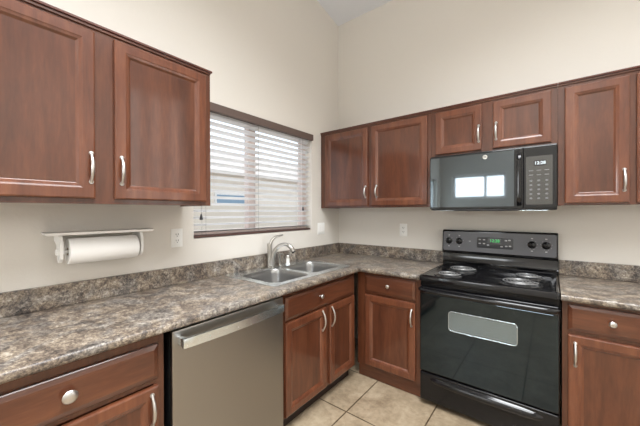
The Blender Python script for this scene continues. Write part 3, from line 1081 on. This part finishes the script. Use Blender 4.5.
for y in (-1.585, -1.12, -0.615):
    bm = B()
    for dx in (-0.0725, -0.0195):
        tube(bm, [(dx, y, 1.184), (dx, y, 2.04)], 0.0011, 6)
    for i in range(NS):
        z = zs0 + (zs1 - zs0) * i / (NS - 1) - .004
        tube(bm, [(-0.0725, y, z), (-0.0195, y, z)], 0.0008, 5)
    obj('ladder_cord', bm, cord_m, bl)
for y, zb, nm in ((-1.625, 1.295, 't'), (-0.585, 1.36, 't')):
    bm = B(); tube(bm, [(-0.010, y, zb + .03), (-0.010, y, 2.04)], 0.0011, 6); pc = obj('pull_cord', bm, cord_m, bl)
    bm = B(); lathe(bm, [(0.003, 0.040), (0.006, 0.032), (0.0105, 0.008), (0.0105, 0.0), (0.0, -0.001)], (-0.010, y, zb - .005), 'Z', 16)
    obj('tassel', bm, tassel_m, pc, smooth=True, auto=50)

# ---------------------------------------------------------------- outlets and switch
def plate(side, u, z, w, h, kind, label, group, cat, name):
    M = mapper(side, 0.0)
    t = thing(name, label, cat, M(u, z - h / 2, 0.0), group)
    bm = B()
    rings_solid(bm, [[M(a, b, d) for a, b in rrect(u - w / 2 + i, u + w / 2 - i, z - h / 2 + i, z + h / 2 - i, 0.005, 3)] for d, i in ((0.0005, 0), (0.004, 0), (0.006, 0.003))])
    obj('plate', bm, white_pl, t, smooth=True, auto=30)
    if kind == 'outlet':
        for s in (-1, 1):
            bm = B()
            cz = z + s * 0.0195
            rings_solid(bm, [[M(a, b, d) for a, b in rrect(u - .017, u + .017, cz - .0145, cz + .0145, 0.010, 5)] for d in (0.0055, 0.0075)])
            rc = obj('receptacle', bm, white_pl, t, smooth=True, auto=30)
            bm = B()
            for q_ in (-1, 1):
                mbox(bm, M, u + q_ * .007 - .0015, u + q_ * .007 + .0015, cz - .001, cz + .009, 0.0074, 0.0079)
            c = M(u, cz - .008, 0.0074)
            lathe(bm, [(0.0028, 0), (0.0028, 0.0005)], c, Vector(M(0, 0, 1)) - Vector(M(0, 0, 0)), 10)
            obj('slot', bm, slot_m, rc)
    else:
        for s in (-1, 1):
            bm = B()
            mbox(bm, M, u + s * .023 - .016, u + s * .023 + .016, z - .033, z + .033, 0.0055, 0.0085, 0.001)
            obj('rocker', bm, white_tr, t)
    return t
plate('L', -1.797, 1.180, 0.072, 0.116, 'outlet', 'white duplex outlet on the left wall, left of the window', 'duplex outlets', 'outlet', 'wall_outlet')
plate('B', 0.750, 1.168, 0.074, 0.118, 'outlet', 'white duplex outlet on the back wall left of the range', 'duplex outlets', 'outlet', 'wall_outlet')
plate('L', -0.320, 1.172, 0.112, 0.118, 'switch', 'white double light switch plate between the window and the corner', None, 'switch', 'light_switch')

# ---------------------------------------------------------------- paper towel holder
th = thing('paper_towel_holder', 'white wall-mounted paper towel holder with shelf top under the left cabinet', 'holder', (0.0, -2.2, 1.24))
bm = B()
rings_solid(bm, [[(x, y, z) for x, y in ((0.001, -2.418 - e), (0.001, -1.952 + e), (0.130 + e, -1.990 + e), (0.130 + e, -2.425 - e))] for z, e in ((1.2375, -.008), (1.2395, 0), (1.2475, 0.004), (1.2500, 0.004))])
obj('shelf', bm, white_tr, th)
for y in (-2.372, -2.040):
    bm = B()
    loops = []
    for yy in (y - .006, y + .006):
        pr_ = [(0.001, 1.2370), (0.105, 1.2370), (0.122, 1.205), (0.124, 1.165), (0.116, 1.130), (0.098, 1.112), (0.078, 1.112), (0.062, 1.130), (0.050, 1.190), (0.001, 1.210)]
        loops.append([(x, yy, z) for x, z in pr_])
    rings_solid(bm, loops)
    br_ = obj('bracket', bm, white_tr, th)
    bm = B()
    s = 1 if y < -2.2 else -1
    lathe(bm, [(0.017, 0.0), (0.017, 0.004), (0.012, 0.009), (0.0, 0.010)], (0.088, y - s * .0062, 1.160), (0, -s, 0), 20)
    obj('roller_cap', bm, white_tr, br_, smooth=True, auto=40)
bm = B(); tube(bm, [(0.088, -2.3655, 1.160), (0.088, -2.0465, 1.160)], 0.009, 14)
obj('roller', bm, white_tr, th, smooth=True, auto=40)
tr = thing('paper_towel_roll', 'full white paper towel roll held in the wall-mounted holder', 'paper towels', (0.088, -2.205, 1.095))
bm = B()
yA, yB_ = -2.345, -2.062
lathe(bm, [(0.020, 0.0), (0.058, 0.0), (0.060, 0.003), (0.060, 0.280), (0.058, 0.283), (0.020, 0.283), (0.020, 0.0)], (0.088, yA, 1.160), 'Y', 48, closed=False)
obj('paper', bm, paper, tr, smooth=True, auto=40)
bm = B(); lathe(bm, [(0.0195, 0.001), (0.0195, 0.282), (0.017, 0.282), (0.017, 0.001), (0.0195, 0.001)], (0.088, yA, 1.160), 'Y', 24, closed=False)
obj('cardboard_core', bm, plain('cardboard', (0.45, 0.33, 0.22), 0.8), tr, smooth=True, auto=40)

# ---------------------------------------------------------------- unseen ceiling fixtures added as fill light (above and behind the viewer)
for lx, ly, lz, lab in ((2.1, -1.95, 3.62, 'unseen flat white fixture added for fill light above the viewer, nearer the range'), (1.9, -3.75, 3.95, 'unseen flat white fixture added for fill light behind the viewer, farther from the range')):
    cl = thing('added_fill_light', lab, 'light', (lx, ly, lz), 'added fill lights')
    bm = B(); box(bm, lx - .9, lx + .9, ly - .7, ly + .7, lz, lz + .06, 0.01); obj('housing', bm, vinyl_w, cl)
    bm = B(); box(bm, lx - .03, lx + .03, ly - .03, ly + .03, lz + .0605, zc(ly) - 0.01); obj('stem', bm, vinyl_w, cl)
    lmp = area('fill_lamp', (lx, ly, lz - .015), (0, 0, -1), 1.7, 1.3, 84, (0.955, 0.98, 1.0))
    lmp.data.spread = math.radians(128)
